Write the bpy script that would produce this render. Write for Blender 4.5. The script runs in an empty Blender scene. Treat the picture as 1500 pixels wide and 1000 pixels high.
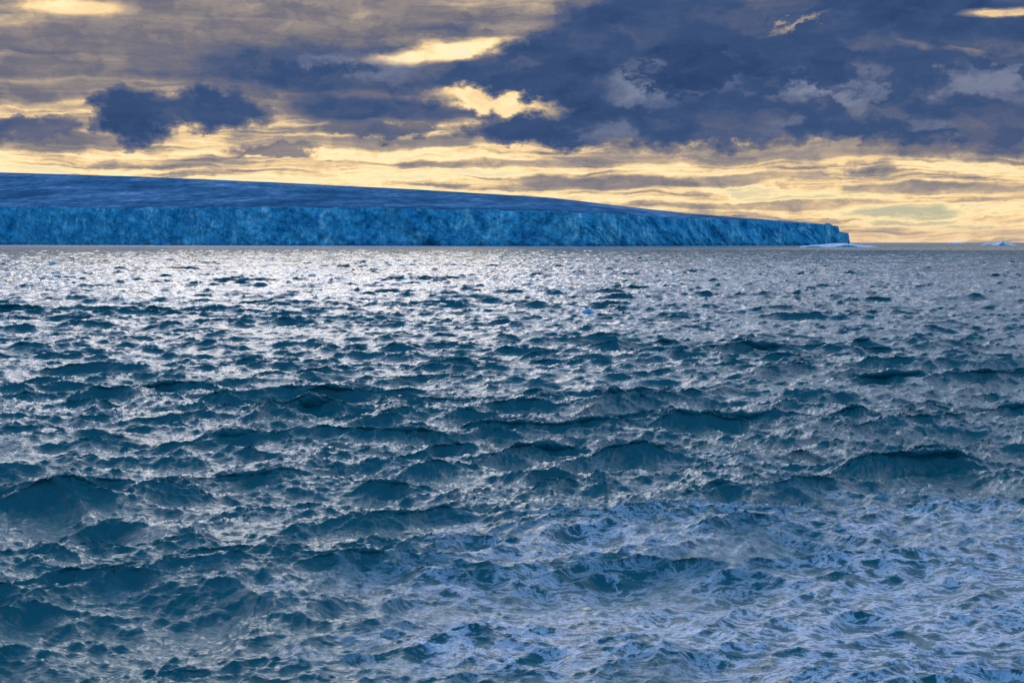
import bpy, math, numpy as np
from math import radians
sc=bpy.context.scene
sc.view_settings.view_transform='Standard'
try: sc.view_settings.look='None'
except: pass
sc.view_settings.exposure=0
CAMH=7.0; F=1875.0; PITCH=math.atan(145/F)
def ang(px,py):
    X=(px-750)/F; Z=(500-py)/F; Y=1.0
    y=Y*math.cos(PITCH)+Z*math.sin(PITCH); z=-Y*math.sin(PITCH)+Z*math.cos(PITCH)
    return math.atan2(X,y), math.atan2(z,math.hypot(X,y))
SUN_AZ=radians(-9); SUN_EL=radians(27)
# ---------------- camera
cd=bpy.data.cameras.new("camera"); cam=bpy.data.objects.new("camera",cd); sc.collection.objects.link(cam)
cam.location=(0,0,CAMH); cam.rotation_euler=(math.pi/2-PITCH,0,0); cd.lens=45; cd.sensor_width=36
cd.clip_start=0.1; cd.clip_end=120000; sc.camera=cam
# ---------------- node helper
class NT:
    def __init__(s,nt): s.nt=nt; s.n=nt.nodes; s.l=nt.links
    def put(s,inp,v):
        if isinstance(v,bpy.types.NodeSocket): s.l.new(v,inp)
        elif v is not None:
            try: inp.default_value=v
            except Exception:
                inp.default_value=(*v,1) if len(v)==3 else v[:3]
    def m(s,op,a,b=None,c=None,clamp=False):
        n=s.n.new('ShaderNodeMath'); n.operation=op; n.use_clamp=clamp
        for i,v in enumerate((a,b,c)):
            if v is not None: s.put(n.inputs[i],v)
        return n.outputs[0]
    def vm(s,op,a,b=None):
        n=s.n.new('ShaderNodeVectorMath'); n.operation=op
        s.put(n.inputs[0],a)
        if b is not None:
            if op=='SCALE': s.put(n.inputs['Scale'],b)
            else: s.put(n.inputs[1],b)
        return n.outputs['Value'] if op in('DOT_PRODUCT','LENGTH','DISTANCE') else n.outputs[0]
    def mr(s,v,a,b,c=0.,d=1.,t='SMOOTHSTEP'):
        n=s.n.new('ShaderNodeMapRange'); n.interpolation_type=t
        for k,x in zip(('Value','From Min','From Max','To Min','To Max'),(v,a,b,c,d)): s.put(n.inputs[k],x)
        return n.outputs[0]
    def noise(s,vec,scale,detail=6,rough=.55,dist=0.,col=False,lac=2.):
        n=s.n.new('ShaderNodeTexNoise'); s.put(n.inputs['Vector'],vec); s.put(n.inputs['Scale'],scale)
        n.inputs['Detail'].default_value=detail; n.inputs['Roughness'].default_value=rough
        n.inputs['Distortion'].default_value=dist; n.inputs['Lacunarity'].default_value=lac
        return n.outputs['Color'] if col else n.outputs[0]
    def mix(s,f,a,b,bt='MIX'):
        n=s.n.new('ShaderNodeMix'); n.data_type='RGBA'; n.blend_type=bt; n.clamp_factor=True
        s.put(n.inputs[0],f); s.put(n.inputs[6],a if isinstance(a,bpy.types.NodeSocket) else (*a,1)); s.put(n.inputs[7],b if isinstance(b,bpy.types.NodeSocket) else (*b,1))
        return n.outputs[2]
    def ramp(s,f,stops):
        n=s.n.new('ShaderNodeValToRGB'); s.put(n.inputs[0],f); e=n.color_ramp.elements
        while len(e)<len(stops): e.new(0.5)
        for i,(p,c) in enumerate(stops): e[i].position=p; e[i].color=(*c,1)
        return n.outputs[0]
    def comb(s,x,y,z=0.):
        n=s.n.new('ShaderNodeCombineXYZ')
        for i,v in enumerate((x,y,z)): s.put(n.inputs[i],v)
        return n.outputs[0]
    def sep(s,v):
        n=s.n.new('ShaderNodeSeparateXYZ'); s.put(n.inputs[0],v); return n.outputs
# ---------------- world
w=bpy.data.worlds.new("World"); sc.world=w; w.use_nodes=True
try: w.cycles.sampling_method='NONE'
except Exception as e: print(e)
nt=w.node_tree
for n in list(nt.nodes): nt.nodes.remove(n)
N=NT(nt)
tc=nt.nodes.new('ShaderNodeTexCoord').outputs['Generated']
D=N.vm('NORMALIZE',tc); dx,dy,dz=N.sep(D)
az=N.m('MULTIPLY',N.m('ARCTAN2',dx,dy),57.2958)
el=N.m('MULTIPLY',N.m('ARCSINE',dz),57.2958)
P=N.comb(az,el)
wn=N.noise(N.vm('MULTIPLY',P,(0.20,0.55,1)),1.0,5,.58,col=True)
PW=N.vm('ADD',P,N.vm('MULTIPLY',N.vm('SUBTRACT',wn,(0.5,0.5,0.5)),(4.2,1.3,0)))
wn2=N.noise(N.vm('MULTIPLY',P,(0.85,1.3,1)),1.0,6,.62,col=True)
PC=N.vm('ADD',PW,N.vm('MULTIPLY',N.vm('SUBTRACT',wn2,(0.5,0.5,0.5)),(3.0,1.7,0)))
def blob(px,py,rx,ry,rot=0,src=None,gt='SPHERICAL'):
    a,e=ang(px,py)
    mp=nt.nodes.new('ShaderNodeMapping'); mp.vector_type='TEXTURE'
    N.put(mp.inputs['Vector'],src or PW)
    mp.inputs['Location'].default_value=(math.degrees(a),math.degrees(e),0)
    mp.inputs['Rotation'].default_value=(0,0,radians(rot))
    mp.inputs['Scale'].default_value=(rx/32.7,ry/32.7,1)
    g=nt.nodes.new('ShaderNodeTexGradient'); g.gradient_type=gt
    N.put(g.inputs[0],mp.outputs[0]); return g.outputs['Fac']
def toward(T,lst,src,sharp):
    for (px,py,rx,ry,rot,t,a) in lst:
        g=N.m('MULTIPLY',blob(px,py,rx,ry,rot,src),sharp,clamp=True)
        g=N.m('MULTIPLY',g,a)
        mx=nt.nodes.new('ShaderNodeMix'); mx.data_type='FLOAT'
        N.put(mx.inputs[0],g); N.put(mx.inputs[2],T); N.put(mx.inputs[3],t); T=mx.outputs[0]
    return T
s1=N.noise(N.vm('MULTIPLY',PW,(0.085,0.80,1)),1.0,5,.6)
s2=N.noise(N.vm('MULTIPLY',PW,(0.14,2.7,1)),1.0,6,.66)
base=N.mr(el,3.2,7.2,0.29,0.56,'SMOOTHSTEP')
T=N.m('MULTIPLY_ADD',N.m('SUBTRACT',s1,.5),N.mr(el,3,7,1.1,1.0),base)
T=N.m('MULTIPLY_ADD',N.m('SUBTRACT',s2,.5),N.mr(el,3,7,1.35,.32),T)
soft=[(380,20,520,50,0,.58,.6),(480,104,310,42,-1,.80,1.),(700,98,160,18,0,.77,1.),(545,158,165,25,0,.78,1.),(170,60,220,24,0,.62,.7),(70,95,160,16,0,.60,.7),
 (1400,25,270,60,-8,.86,1.),(1450,78,160,30,-8,.62,.6),
 (900,268,220,14,0,.56,.9),(1200,222,440,20,0,.56,.8),(90,207,140,16,0,.57,.85),(1090,262,130,12,0,.54,.8),(20,135,110,18,0,.64,.8),
 (600,208,260,12,0,.54,.8),(1350,278,240,10,0,.50,.8),(1150,300,280,8,0,.52,.7),(330,240,260,8,0,.48,.6),(740,240,200,7,0,.5,.6),
 (655,76,150,18,5,.20,1.),(100,12,110,20,0,.26,.9),(1480,18,70,9,0,.26,.8),(1410,74,80,7,-15,.34,.7)]
T=toward(T,soft,PW,2.0)
cum=[(950,130,310,92,0,.87,1.),(830,82,190,50,24,.84,1.),(1030,55,260,68,0,.83,1.),(1160,120,370,92,-4,.87,1.),(1390,150,310,76,-3,.78,1.),(790,190,130,30,0,.86,.95),
 (1230,184,460,30,0,.78,.95),
 (195,167,62,48,0,.88,1.),(300,160,110,32,0,.78,1.),(30,188,80,24,0,.72,.9),(590,188,80,15,0,.70,.9),(400,215,60,12,0,.6,.8),(510,187,30,12,0,.66,.8)]
T=toward(T,cum,PC,2.6)
T=toward(T,[(722,150,115,18,-8,.22,.9),(1172,34,40,8,20,.36,.7)],PC,1.8)
def puff(off):
    q=N.vm('ADD',PC,off)
    return N.noise(N.vm('MULTIPLY',q,(0.30,0.50,1)),1.0,6,.50,.2)
pa=puff((0,0,0)); pb=puff((-0.25,0.55,0))
rel=N.m('SUBTRACT',pa,pb)
T=N.m('MULTIPLY_ADD',N.m('SUBTRACT',s2,.5),.10,T)
T=N.m('MULTIPLY_ADD',N.m('SUBTRACT',pa,.5),-.22,T)
T=N.m('MULTIPLY_ADD',rel,-.42,T)
low=N.ramp(T,[(0.0,(0.46,0.50,0.39)),(0.10,(0.72,0.64,0.39)),(0.22,(1.12,0.88,0.50)),(0.33,(0.92,0.65,0.34)),(0.42,(0.52,0.40,0.29)),(0.50,(0.32,0.275,0.26)),
   (0.60,(0.190,0.180,0.215)),(0.70,(0.105,0.130,0.22)),(0.82,(0.046,0.088,0.20)),(1.0,(0.022,0.054,0.145))])
pm=None
for a_ in [(985,115,125,40,8,1.),(1215,122,130,34,-5,.8),(1235,190,150,20,0,.55),(1440,110,140,46,0,.6),(900,190,120,16,0,.4),(520,95,120,24,0,.5)]:
    g=N.m('MULTIPLY',N.m('MULTIPLY',blob(*a_[:5],PC),1.6,clamp=True),a_[5])
    pm=g if pm is None else N.m('MAXIMUM',pm,g)
pn=N.mr(N.m('MULTIPLY_ADD',rel,1.6,pa),.38,.70,0,1)
low=N.mix(N.m('MULTIPLY',N.m('MULTIPLY',pm,pn),.8),low,(0.28,0.31,0.42))
hz=N.mr(el,0.0,1.3,1.0,0.0)
low=N.mix(N.m('MULTIPLY',hz,.45),low,(0.74,0.52,0.35))
sky=nt.nodes.new('ShaderNodeTexSky'); sky.sky_type='NISHITA'; sky.sun_disc=False
sky.sun_elevation=SUN_EL; sky.sun_rotation=SUN_AZ; sky.dust_density=3
nish=N.vm('SCALE',sky.outputs[0],0.07)
low=N.mix(N.mr(T,0.0,.3,.25,0.0),low,nish)
# higher sky: broken bright cloud around the veiled sun, bluer overhead
u1=N.noise(N.vm('MULTIPLY',P,(0.09,0.22,1)),1.0,4,.62,.6)
sd=(math.sin(SUN_AZ)*math.cos(SUN_EL),math.cos(SUN_AZ)*math.cos(SUN_EL),math.sin(SUN_EL))
sdot=N.vm('DOT_PRODUCT',D,sd)
up=N.ramp(u1,[(0.40,(1.0,.90,.86)),(0.48,(.78,.80,.96)),(0.55,(0.32,0.46,0.80)),(0.70,(0.10,0.24,0.52))])
up=N.vm('SCALE',up,N.m('MULTIPLY',N.mr(sdot,0.80,1.0,1.6,2.5),N.mr(el,13,32,.24,1.3)))
up=N.mix(N.mr(el,42,66),up,(0.08,0.26,0.48))
front=N.mr(dy,-0.3,0.3)
up=N.mix(front,N.mix(.2,(0.15,0.52,1.0),nish),up)
fac=N.m('MAXIMUM',N.mr(el,10.9,15.0),N.mr(dy,-.1,.3,1,0))
b1=nt.nodes.new('ShaderNodeBackground'); N.put(b1.inputs[0],low)
b2=nt.nodes.new('ShaderNodeBackground'); N.put(b2.inputs[0],up)
ms=nt.nodes.new('ShaderNodeMixShader'); N.put(ms.inputs[0],fac); nt.links.new(b1.outputs[0],ms.inputs[1]); nt.links.new(b2.outputs[0],ms.inputs[2])
wo=nt.nodes.new('ShaderNodeOutputWorld'); nt.links.new(ms.outputs[0],wo.inputs[0])
# ---------------- sun
sl=bpy.data.lights.new("sun","SUN"); sl.energy=.5; sl.angle=radians(28); sl.color=(1,.88,.74)
so=bpy.data.objects.new("sun",sl); sc.collection.objects.link(so)
import mathutils
so.rotation_euler=mathutils.Vector(sd).to_track_quat('Z','Y').to_euler()
# ---------------- mesh helper
def grid_mesh(name,V,R,C,mat,attrs={},wrap=False,smooth=True):
    me=bpy.data.meshes.new(name)
    idx=np.arange(R*C,dtype=np.int32).reshape(R,C)
    if wrap: idx=np.concatenate([idx,idx[:,:1]],1)
    a=idx[:-1,:-1].ravel();b=idx[:-1,1:].ravel();c=idx[1:,1:].ravel();d=idx[1:,:-1].ravel()
    f=np.stack([a,b,c,d],1).ravel(); nf=len(a)
    me.vertices.add(len(V)); me.vertices.foreach_set('co',V.astype(np.float32).ravel())
    me.loops.add(nf*4); me.loops.foreach_set('vertex_index',f)
    me.polygons.add(nf); me.polygons.foreach_set('loop_start',np.arange(0,nf*4,4,dtype=np.int32))
    try: me.polygons.foreach_set('loop_total',np.full(nf,4,np.int32))
    except Exception: pass
    me.update(calc_edges=True)
    me.polygons.foreach_set('use_smooth',np.full(nf,smooth))
    for k,v in attrs.items():
        at=me.attributes.new(k,'FLOAT','POINT'); at.data.foreach_set('value',v.astype(np.float32).ravel())
    me.materials.append(mat)
    ob=bpy.data.objects.new(name,me); sc.collection.objects.link(ob); return ob
def newmat(name):
    m=bpy.data.materials.new(name); m.use_nodes=True
    n=NT(m.node_tree); b=m.node_tree.nodes['Principled BSDF']; return m,n,b
def attr(n,name):
    a=n.n.new('ShaderNodeAttribute'); a.attribute_name=name; return a.outputs['Fac']
# ---------------- sea : FFT wave tiles
rng=np.random.default_rng(23)
LP=8.0; KP=2*math.pi/LP; WD=np.array([0.24,-0.97]); SIG=0.19
kk=np.geomspace(KP*.3,80,4000)
E0=kk**-4*np.exp(-1.25*(KP/kk)**2)
norm=np.trapezoid(E0*kk*math.pi,kk) if hasattr(np,'trapezoid') else np.trapz(E0*kk*math.pi,kk)
def tile(L,Nn,kmin,kmax):
    k1=2*math.pi*np.fft.fftfreq(Nn,L/Nn)
    kx,ky=np.meshgrid(k1,k1,indexing='ij'); k=np.hypot(kx,ky); k[0,0]=1
    c=(kx*WD[0]+ky*WD[1])/k
    e=k**-4*np.exp(-1.25*(KP/k)**2)/norm*SIG**2
    sp=np.where(k<2.0*KP, np.where(c>0,c**8*3.6,0.0)+.03, np.where(c>0,c**5*2.8,0)+.12)
    e=e*sp; e[(k<kmin)|(k>=kmax)]=0; e[0,0]=0
    H=np.sqrt(e)*(2*math.pi/L)*(rng.normal(size=k.shape)+1j*rng.normal(size=k.shape))
    f=lambda X: (np.fft.ifft2(X).real*Nn*Nn).astype(np.float32)
    return L,Nn,[f(H),f(1j*kx/k*H),f(1j*ky/k*H)]
def samp(t,x,y):
    L,Nn,F_=t; u=(x/L*Nn)%Nn; v=(y/L*Nn)%Nn
    i=u.astype(np.int32)%Nn; j=v.astype(np.int32)%Nn; fu=(u-np.floor(u)).astype(np.float32); fv=(v-np.floor(v)).astype(np.float32)
    i2=(i+1)%Nn; j2=(j+1)%Nn
    return [(A[i,j]*(1-fu)+A[i2,j]*fu)*(1-fv)+(A[i,j2]*(1-fu)+A[i2,j2]*fu)*fv for A in F_]
t1=tile(211.,1024,0,4.0); t2=tile(43.,768,4.0,22.0); t3=tile(9.7,512,22.0,110.)
th=[0.0]; st=1/1000
while th[-1]<radians(25.5): th.append(th[-1]+st)
while th[-1]<math.pi*0.985:
    st=min(st*1.08,radians(5)); th.append(th[-1]+st)
th=np.array(th); th=th[th<math.pi*.995]; th=np.concatenate([-th[:0:-1],th])
r=[0.5]
while r[-1]<15: r.append(r[-1]*1.05+.1)
while r[-1]<40000:
    R=r[-1]; g=0.0022 if R<150 else (0.0034 if R<1200 else .014)
    r.append(R+max(0.04,R*g))
r=np.array(r)
RR,TT=np.meshgrid(r,th,indexing='ij'); Rn,Cn=RR.shape
x=(RR*np.sin(TT)).ravel(); y=(RR*np.cos(TT)).ravel(); rr=RR.ravel()
def sst(v,a,b):
    t=np.clip((v-a)/(b-a),0,1); return t*t*(3-2*t)
side=1-sst(np.abs(TT.ravel()),radians(35),radians(80))
w1=(1-sst(rr,2500,9000)); w2=1.25*(1-sst(rr,500,1600))*side; w3=1.7*(1-sst(rr,50,150))*side
gp=np.zeros_like(x)
for i in range(14):
    a_=rng.uniform(0,2*math.pi); lam=rng.uniform(14,70); gp+=np.sin(2*math.pi*(x*math.cos(a_)*.6+y*math.sin(a_))/lam+rng.uniform(0,6.28))
gp/=math.sqrt(7)
amp1=1+.18*gp; amp3=np.clip(1+.35*np.roll(gp,37),.35,1.7)
S1=samp(t1,x,y); S2=samp(t2,x,y); S3=samp(t3,x,y)
CH=1.4
W=[w1*amp1,w2,w3*amp3]; S=[S1,S2,S3]
Z=sum(W[i]*S[i][0] for i in range(3))
DX=sum(W[i]*S[i][1]*c for i,c in zip(range(3),(CH,.9,.4))); DY=sum(W[i]*S[i][2]*c for i,c in zip(range(3),(CH,.9,.4)))
def swell(px,py,h,lx,ly,rot):
    global Z,DY
    a_,e_=ang(px,py); d=CAMH/math.tan(-e_); cx=d*math.sin(a_); cy=d*math.cos(a_)
    X=(x-cx)*math.cos(rot)+(y-cy)*math.sin(rot); Y=-(x-cx)*math.sin(rot)+(y-cy)*math.cos(rot)
    Y=Y+.12*X*X/lx
    g=np.exp(-(X/lx)**2)
    Z+=h*g*np.exp(-(Y/ly)**2); DY+=-h*.9*g*(Y/ly)*np.exp(-(Y/ly)**2)
for s_ in [(105,750,.4,1.8,.9,.05),(215,770,.3,1.1,.7,-.2),(330,870,.22,1.8,.8,-.1),(430,650,.3,2.0,1.0,.1),(800,490,.3,4,1.6,0),(1300,530,.4,5,1.6,0)]:
    swell(*s_)
V=np.stack([x+DX,y+DY,Z],1)
rough=0.04+0.10*sst(rr,60,700)+.12*sst(rr,700,4000)
m,n,b=newmat("sea_water")
geo=n.n.new('ShaderNodeNewGeometry').outputs['Position']
ro=attr(n,'rough')
pz=n.sep(geo)
flat=n.comb(pz[0],pz[1],0.)
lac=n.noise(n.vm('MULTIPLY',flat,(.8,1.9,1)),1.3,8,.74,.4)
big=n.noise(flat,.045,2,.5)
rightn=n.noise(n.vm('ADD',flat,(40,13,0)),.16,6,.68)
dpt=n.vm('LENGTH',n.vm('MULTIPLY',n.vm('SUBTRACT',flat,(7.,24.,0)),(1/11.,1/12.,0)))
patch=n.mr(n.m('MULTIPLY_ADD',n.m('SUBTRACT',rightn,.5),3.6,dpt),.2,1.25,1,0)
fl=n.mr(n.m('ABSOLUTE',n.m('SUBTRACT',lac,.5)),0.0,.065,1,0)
foam_sheen=n.m('MULTIPLY',n.m('MULTIPLY',fl,patch),.75)
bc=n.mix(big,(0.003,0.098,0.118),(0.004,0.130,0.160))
bc=n.mix(foam_sheen,bc,(0.80,0.78,0.92))  # foam streaks; lavender sky sheen on the water is painted in here too
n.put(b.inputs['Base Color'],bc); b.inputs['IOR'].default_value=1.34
n.put(b.inputs['Roughness'],n.m('MULTIPLY_ADD',foam_sheen,.4,ro))
mpn=n.n.new('ShaderNodeMapping'); n.put(mpn.inputs[0],flat); mpn.inputs['Rotation'].default_value=(0,0,.24); mpn.inputs['Scale'].default_value=(.55,2.0,1)
h1=n.noise(mpn.outputs[0],3.4,6,.60,.9)
hh=n.m('MULTIPLY_ADD',foam_sheen,.2,h1)
bp=n.n.new('ShaderNodeBump'); n.put(bp.inputs['Height'],hh); bp.inputs['Distance'].default_value=.10; bp.inputs['Strength'].default_value=.5
n.put(b.inputs['Normal'],bp.outputs[0])
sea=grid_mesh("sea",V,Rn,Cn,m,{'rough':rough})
print("SEA",Rn,Cn)
# ---------------- glacier
def vn(xx,seed,oct=5,rough=.5):
    out=0;a=1;tot=0
    for o in range(oct):
        g=np.random.default_rng(seed+o).uniform(-1,1,4096); u=xx*2**o; i=np.floor(u).astype(int); f=u-i; f=f*f*(3-2*f)
        out=out+a*(g[i%4096]*(1-f)+g[(i+1)%4096]*f); tot+=a; a*=rough
    return out/tot
def vn2(xx,yy,seed,oct=4,rough=.5):
    out=0;a=1;tot=0
    for o in range(oct):
        g=np.random.default_rng(seed+o).uniform(-1,1,(512,512)); u=xx*2**o; v=yy*2**o; i=np.floor(u).astype(int); j=np.floor(v).astype(int); f=u-i;h=v-j
        f=f*f*(3-2*f);h=h*h*(3-2*h); i%=512;j%=512;i2=(i+1)%512;j2=(j+1)%512
        out=out+a*((g[i,j]*(1-f)+g[i2,j]*f)*(1-h)+(g[i,j2]*(1-f)+g[i2,j2]*f)*h); tot+=a; a*=rough
    return out/tot
px=np.concatenate([np.arange(-700,-20,4.),np.arange(-20,1243.5,.6)]); nC=len(px)
d0=np.interp(px,[-700,0,300,500,850,880,1000,1200,1232,1243],[5200,3900,3100,2750,2280,2300,2520,3000,3150,3500])
ytop=np.interp(px,[-700,0,200,400,560,700,800,850,900,985,1100,1200,1228,1230,1243],[296,304,305,304,305,308,310,312,314,320,323,328.5,332,340,342])
ysky=np.interp(px,[-700,-300,0,200,400,600,800,850,900,1000,1100,1165,1200,1207,1210,1216,1219,1228,1230,1243],[250,249,252.5,258.5,267,277,289,294.5,300.5,312,320,324.5,327.5,328.5,326.8,327.5,330,331.5,339.5,341.5])
A=np.array([ang(p,q)[0] for p,q in zip(px,ytop)])
et=np.array([ang(p,q)[1] for p,q in zip(px,ytop)]); es=np.array([ang(p,q)[1] for p,q in zip(px,ysky)])
arc=np.concatenate([[0],np.cumsum(np.hypot(np.diff(d0*np.sin(A)),np.diff(d0*np.cos(A))))])
edge=vn(arc/45,5,5,.6)*2.6+vn(arc/300,9,3)*1.5
z0=CAMH+d0*np.tan(et)+edge
nf=44; tv=np.linspace(0,1,nf)
rows=[];kind=[]
for t in tv:
    z=-3+(z0+3)*t
    fl_=vn2(arc/48+z/45,z/40+0*arc,21,5,.6)*18+np.abs(vn(arc/83,33,3,.5))*-7+vn(arc/170,41,3)*36
    ledge=vn2(arc/22,z/14,61,4)*5.5
    out=fl_*(1-.15*t)+ledge
    alc=np.clip(vn(arc/95,71,2)-.25,0,1)*34*(1-.6*t)
    d=d0+out+alc+ (t**3)*4
    rows.append(np.stack([d*np.sin(A),d*np.cos(A),z],1)); kind.append(np.zeros(nC))
dl=rows[-1]; dtop=np.hypot(dl[:,0],dl[:,1])
Dn=np.interp(px,[-700,600,1000,1200,1243],[4200,3200,1300,350,40])
nt_=110
for q in range(1,nt_+1):
    t=(q/nt_)**1.6
    d=dtop+(Dn)*t
    e=et+(es-et)*(1-(1-t)**1.35)
    z=CAMH+d*np.tan(e)
    taper=np.interp(px,[1100,1240],[1,.15])
    cre=vn2(arc/60,d/28,81,5,.6)*4.5*np.exp(-t*6)+vn2(arc/260,d/110,91,4,.55)*5.0*np.exp(-t*1.5)*(1-t)
    z=z+(cre+edge*np.exp(-t*30))*taper
    rows.append(np.stack([d*np.sin(A),d*np.cos(A),z],1)); kind.append(np.ones(nC)*min(1,q/3))
top=rows[-1]; dt=np.hypot(top[:,0],top[:,1])
for k_ in (1.1,1.4,2.0):
    rows.append(np.stack([dt*k_*np.sin(A)-0*A,dt*k_*np.cos(A),top[:,2]*(2.1-k_)-(5 if k_==2.0 else 0)],1)); kind.append(np.ones(nC))
V=np.stack(rows,0); K=np.stack(kind,0)
lastc=V[:,-1:,:].copy(); lastc[:,:,2]=-5; lastc[:,:,0]+=6
V=np.concatenate([V,lastc],1); K=np.concatenate([K,K[:,-1:]*0],1)
m,n,b=newmat("glacier_ice")
geo=n.n.new('ShaderNodeNewGeometry'); pos=geo.outputs['Position']
kd=attr(n,'kind')
v1=n.noise(n.vm('MULTIPLY',pos,(.022,.022,.020)),1.,6,.64,1.2)
v2=n.noise(n.vm('MULTIPLY',pos,(.12,.05,.035)),1.,6,.68,.5)
v3=n.noise(n.vm('MULTIPLY',pos,(.010,.010,.035)),1.,5,.6,1.)
face=n.ramp(n.m('ADD',n.m('MULTIPLY',v1,.6),n.m('MULTIPLY',v2,.4)),[(0.36,(0.03,0.20,0.37)),(0.46,(0.06,0.36,0.57)),(0.55,(0.13,0.50,0.70)),(0.64,(0.50,0.78,0.90))])
face=n.mix(n.mr(v3,.48,.68,0,.55),face,(0.03,0.22,0.46))
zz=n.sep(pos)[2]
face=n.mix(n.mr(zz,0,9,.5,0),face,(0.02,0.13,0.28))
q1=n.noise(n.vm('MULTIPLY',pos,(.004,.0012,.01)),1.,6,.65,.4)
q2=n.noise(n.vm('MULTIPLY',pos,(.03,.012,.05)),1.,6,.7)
topc=n.ramp(n.m('ADD',n.m('MULTIPLY',q1,.5),n.m('MULTIPLY',q2,.5)),[(0.36,(0.020,0.062,0.135)),(0.47,(0.032,0.112,0.22)),(0.55,(0.08,0.20,0.36)),(0.65,(0.30,0.42,0.64))])  # snow on top: its blue cloud shade is put into the base colour
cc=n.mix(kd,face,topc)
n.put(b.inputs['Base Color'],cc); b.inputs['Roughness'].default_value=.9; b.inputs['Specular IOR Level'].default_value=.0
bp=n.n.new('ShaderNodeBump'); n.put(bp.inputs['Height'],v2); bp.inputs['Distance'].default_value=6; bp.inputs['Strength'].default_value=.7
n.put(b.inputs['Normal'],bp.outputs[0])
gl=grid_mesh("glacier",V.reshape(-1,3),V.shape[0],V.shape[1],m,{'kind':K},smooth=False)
# ---------------- icebergs
mi,n,b=newmat("iceberg_ice")
pos=n.n.new('ShaderNodeNewGeometry').outputs['Position']
v=n.noise(pos,.25,6,.6)
n.put(b.inputs['Base Color'],n.ramp(v,[(0.3,(0.04,0.24,0.42)),(0.5,(0.12,0.38,0.56)),(0.7,(0.40,0.60,0.76))])); b.inputs['Roughness'].default_value=.5
def berg(name,pxc,pyw,wpx,prof,depth,seed):
    a_,e_=ang(pxc,pyw); d=CAMH/math.tan(-e_)
    s=d/F; nx=90; ny=24
    U,Vv=np.meshgrid(np.linspace(-1,1,nx),np.linspace(-1,1,ny),indexing='ij')
    hp=np.interp(U,[p[0] for p in prof],[p[1] for p in prof])*s
    X=U*wpx/2*s; Y=Vv*depth*(1-.3*U**2)
    fall=np.clip(1-np.abs(Vv+.12*np.sin(U*7))**4,0,1)
    Zz=hp*fall*(1+.35*vn2(U*6+9,Vv*3+9,seed,4))+vn2(U*9+3,Vv*5+3,seed+7,4)*s*.5
    edge_=(np.abs(U)==1)|(np.abs(Vv)==1); Zz[edge_]=-1.5*s-1
    cx,cy=d*math.sin(a_),d*math.cos(a_); ca,sa=math.cos(-a_),math.sin(-a_)
    VV=np.stack([cx+X*ca-Y*sa,cy+X*sa+Y*ca,Zz],-1).reshape(-1,3)
    return grid_mesh(name,VV,nx,ny,mi,smooth=False)
berg("iceberg",1228,362,108,[(-1,0.6),(-.7,2.4),(-.3,4.2),(.1,5.6),(.35,5.0),(.5,3.0),(.8,2.0),(1,.3)],40,3)
berg("iceberg",1463,359.5,46,[(-1,0.5),(-.6,2.6),(0,3.6),(.15,6.4),(.25,6.0),(.32,3.2),(.7,2.4),(1,.3)],45,13)
berg("iceberg",1400,357,22,[(-1,0.4),(-.4,1.8),(.3,1.4),(1,.2)],60,23)
berg("ice_chunk",861,459,24,[(-1,0.5),(-.4,5),(.1,8),(.5,4.5),(1,.5)],.55,33)
berg("ice_chunk",78,388,16,[(-1,0.5),(-.4,3),(.1,5),(.5,2.5),(1,.5)],1.2,43)
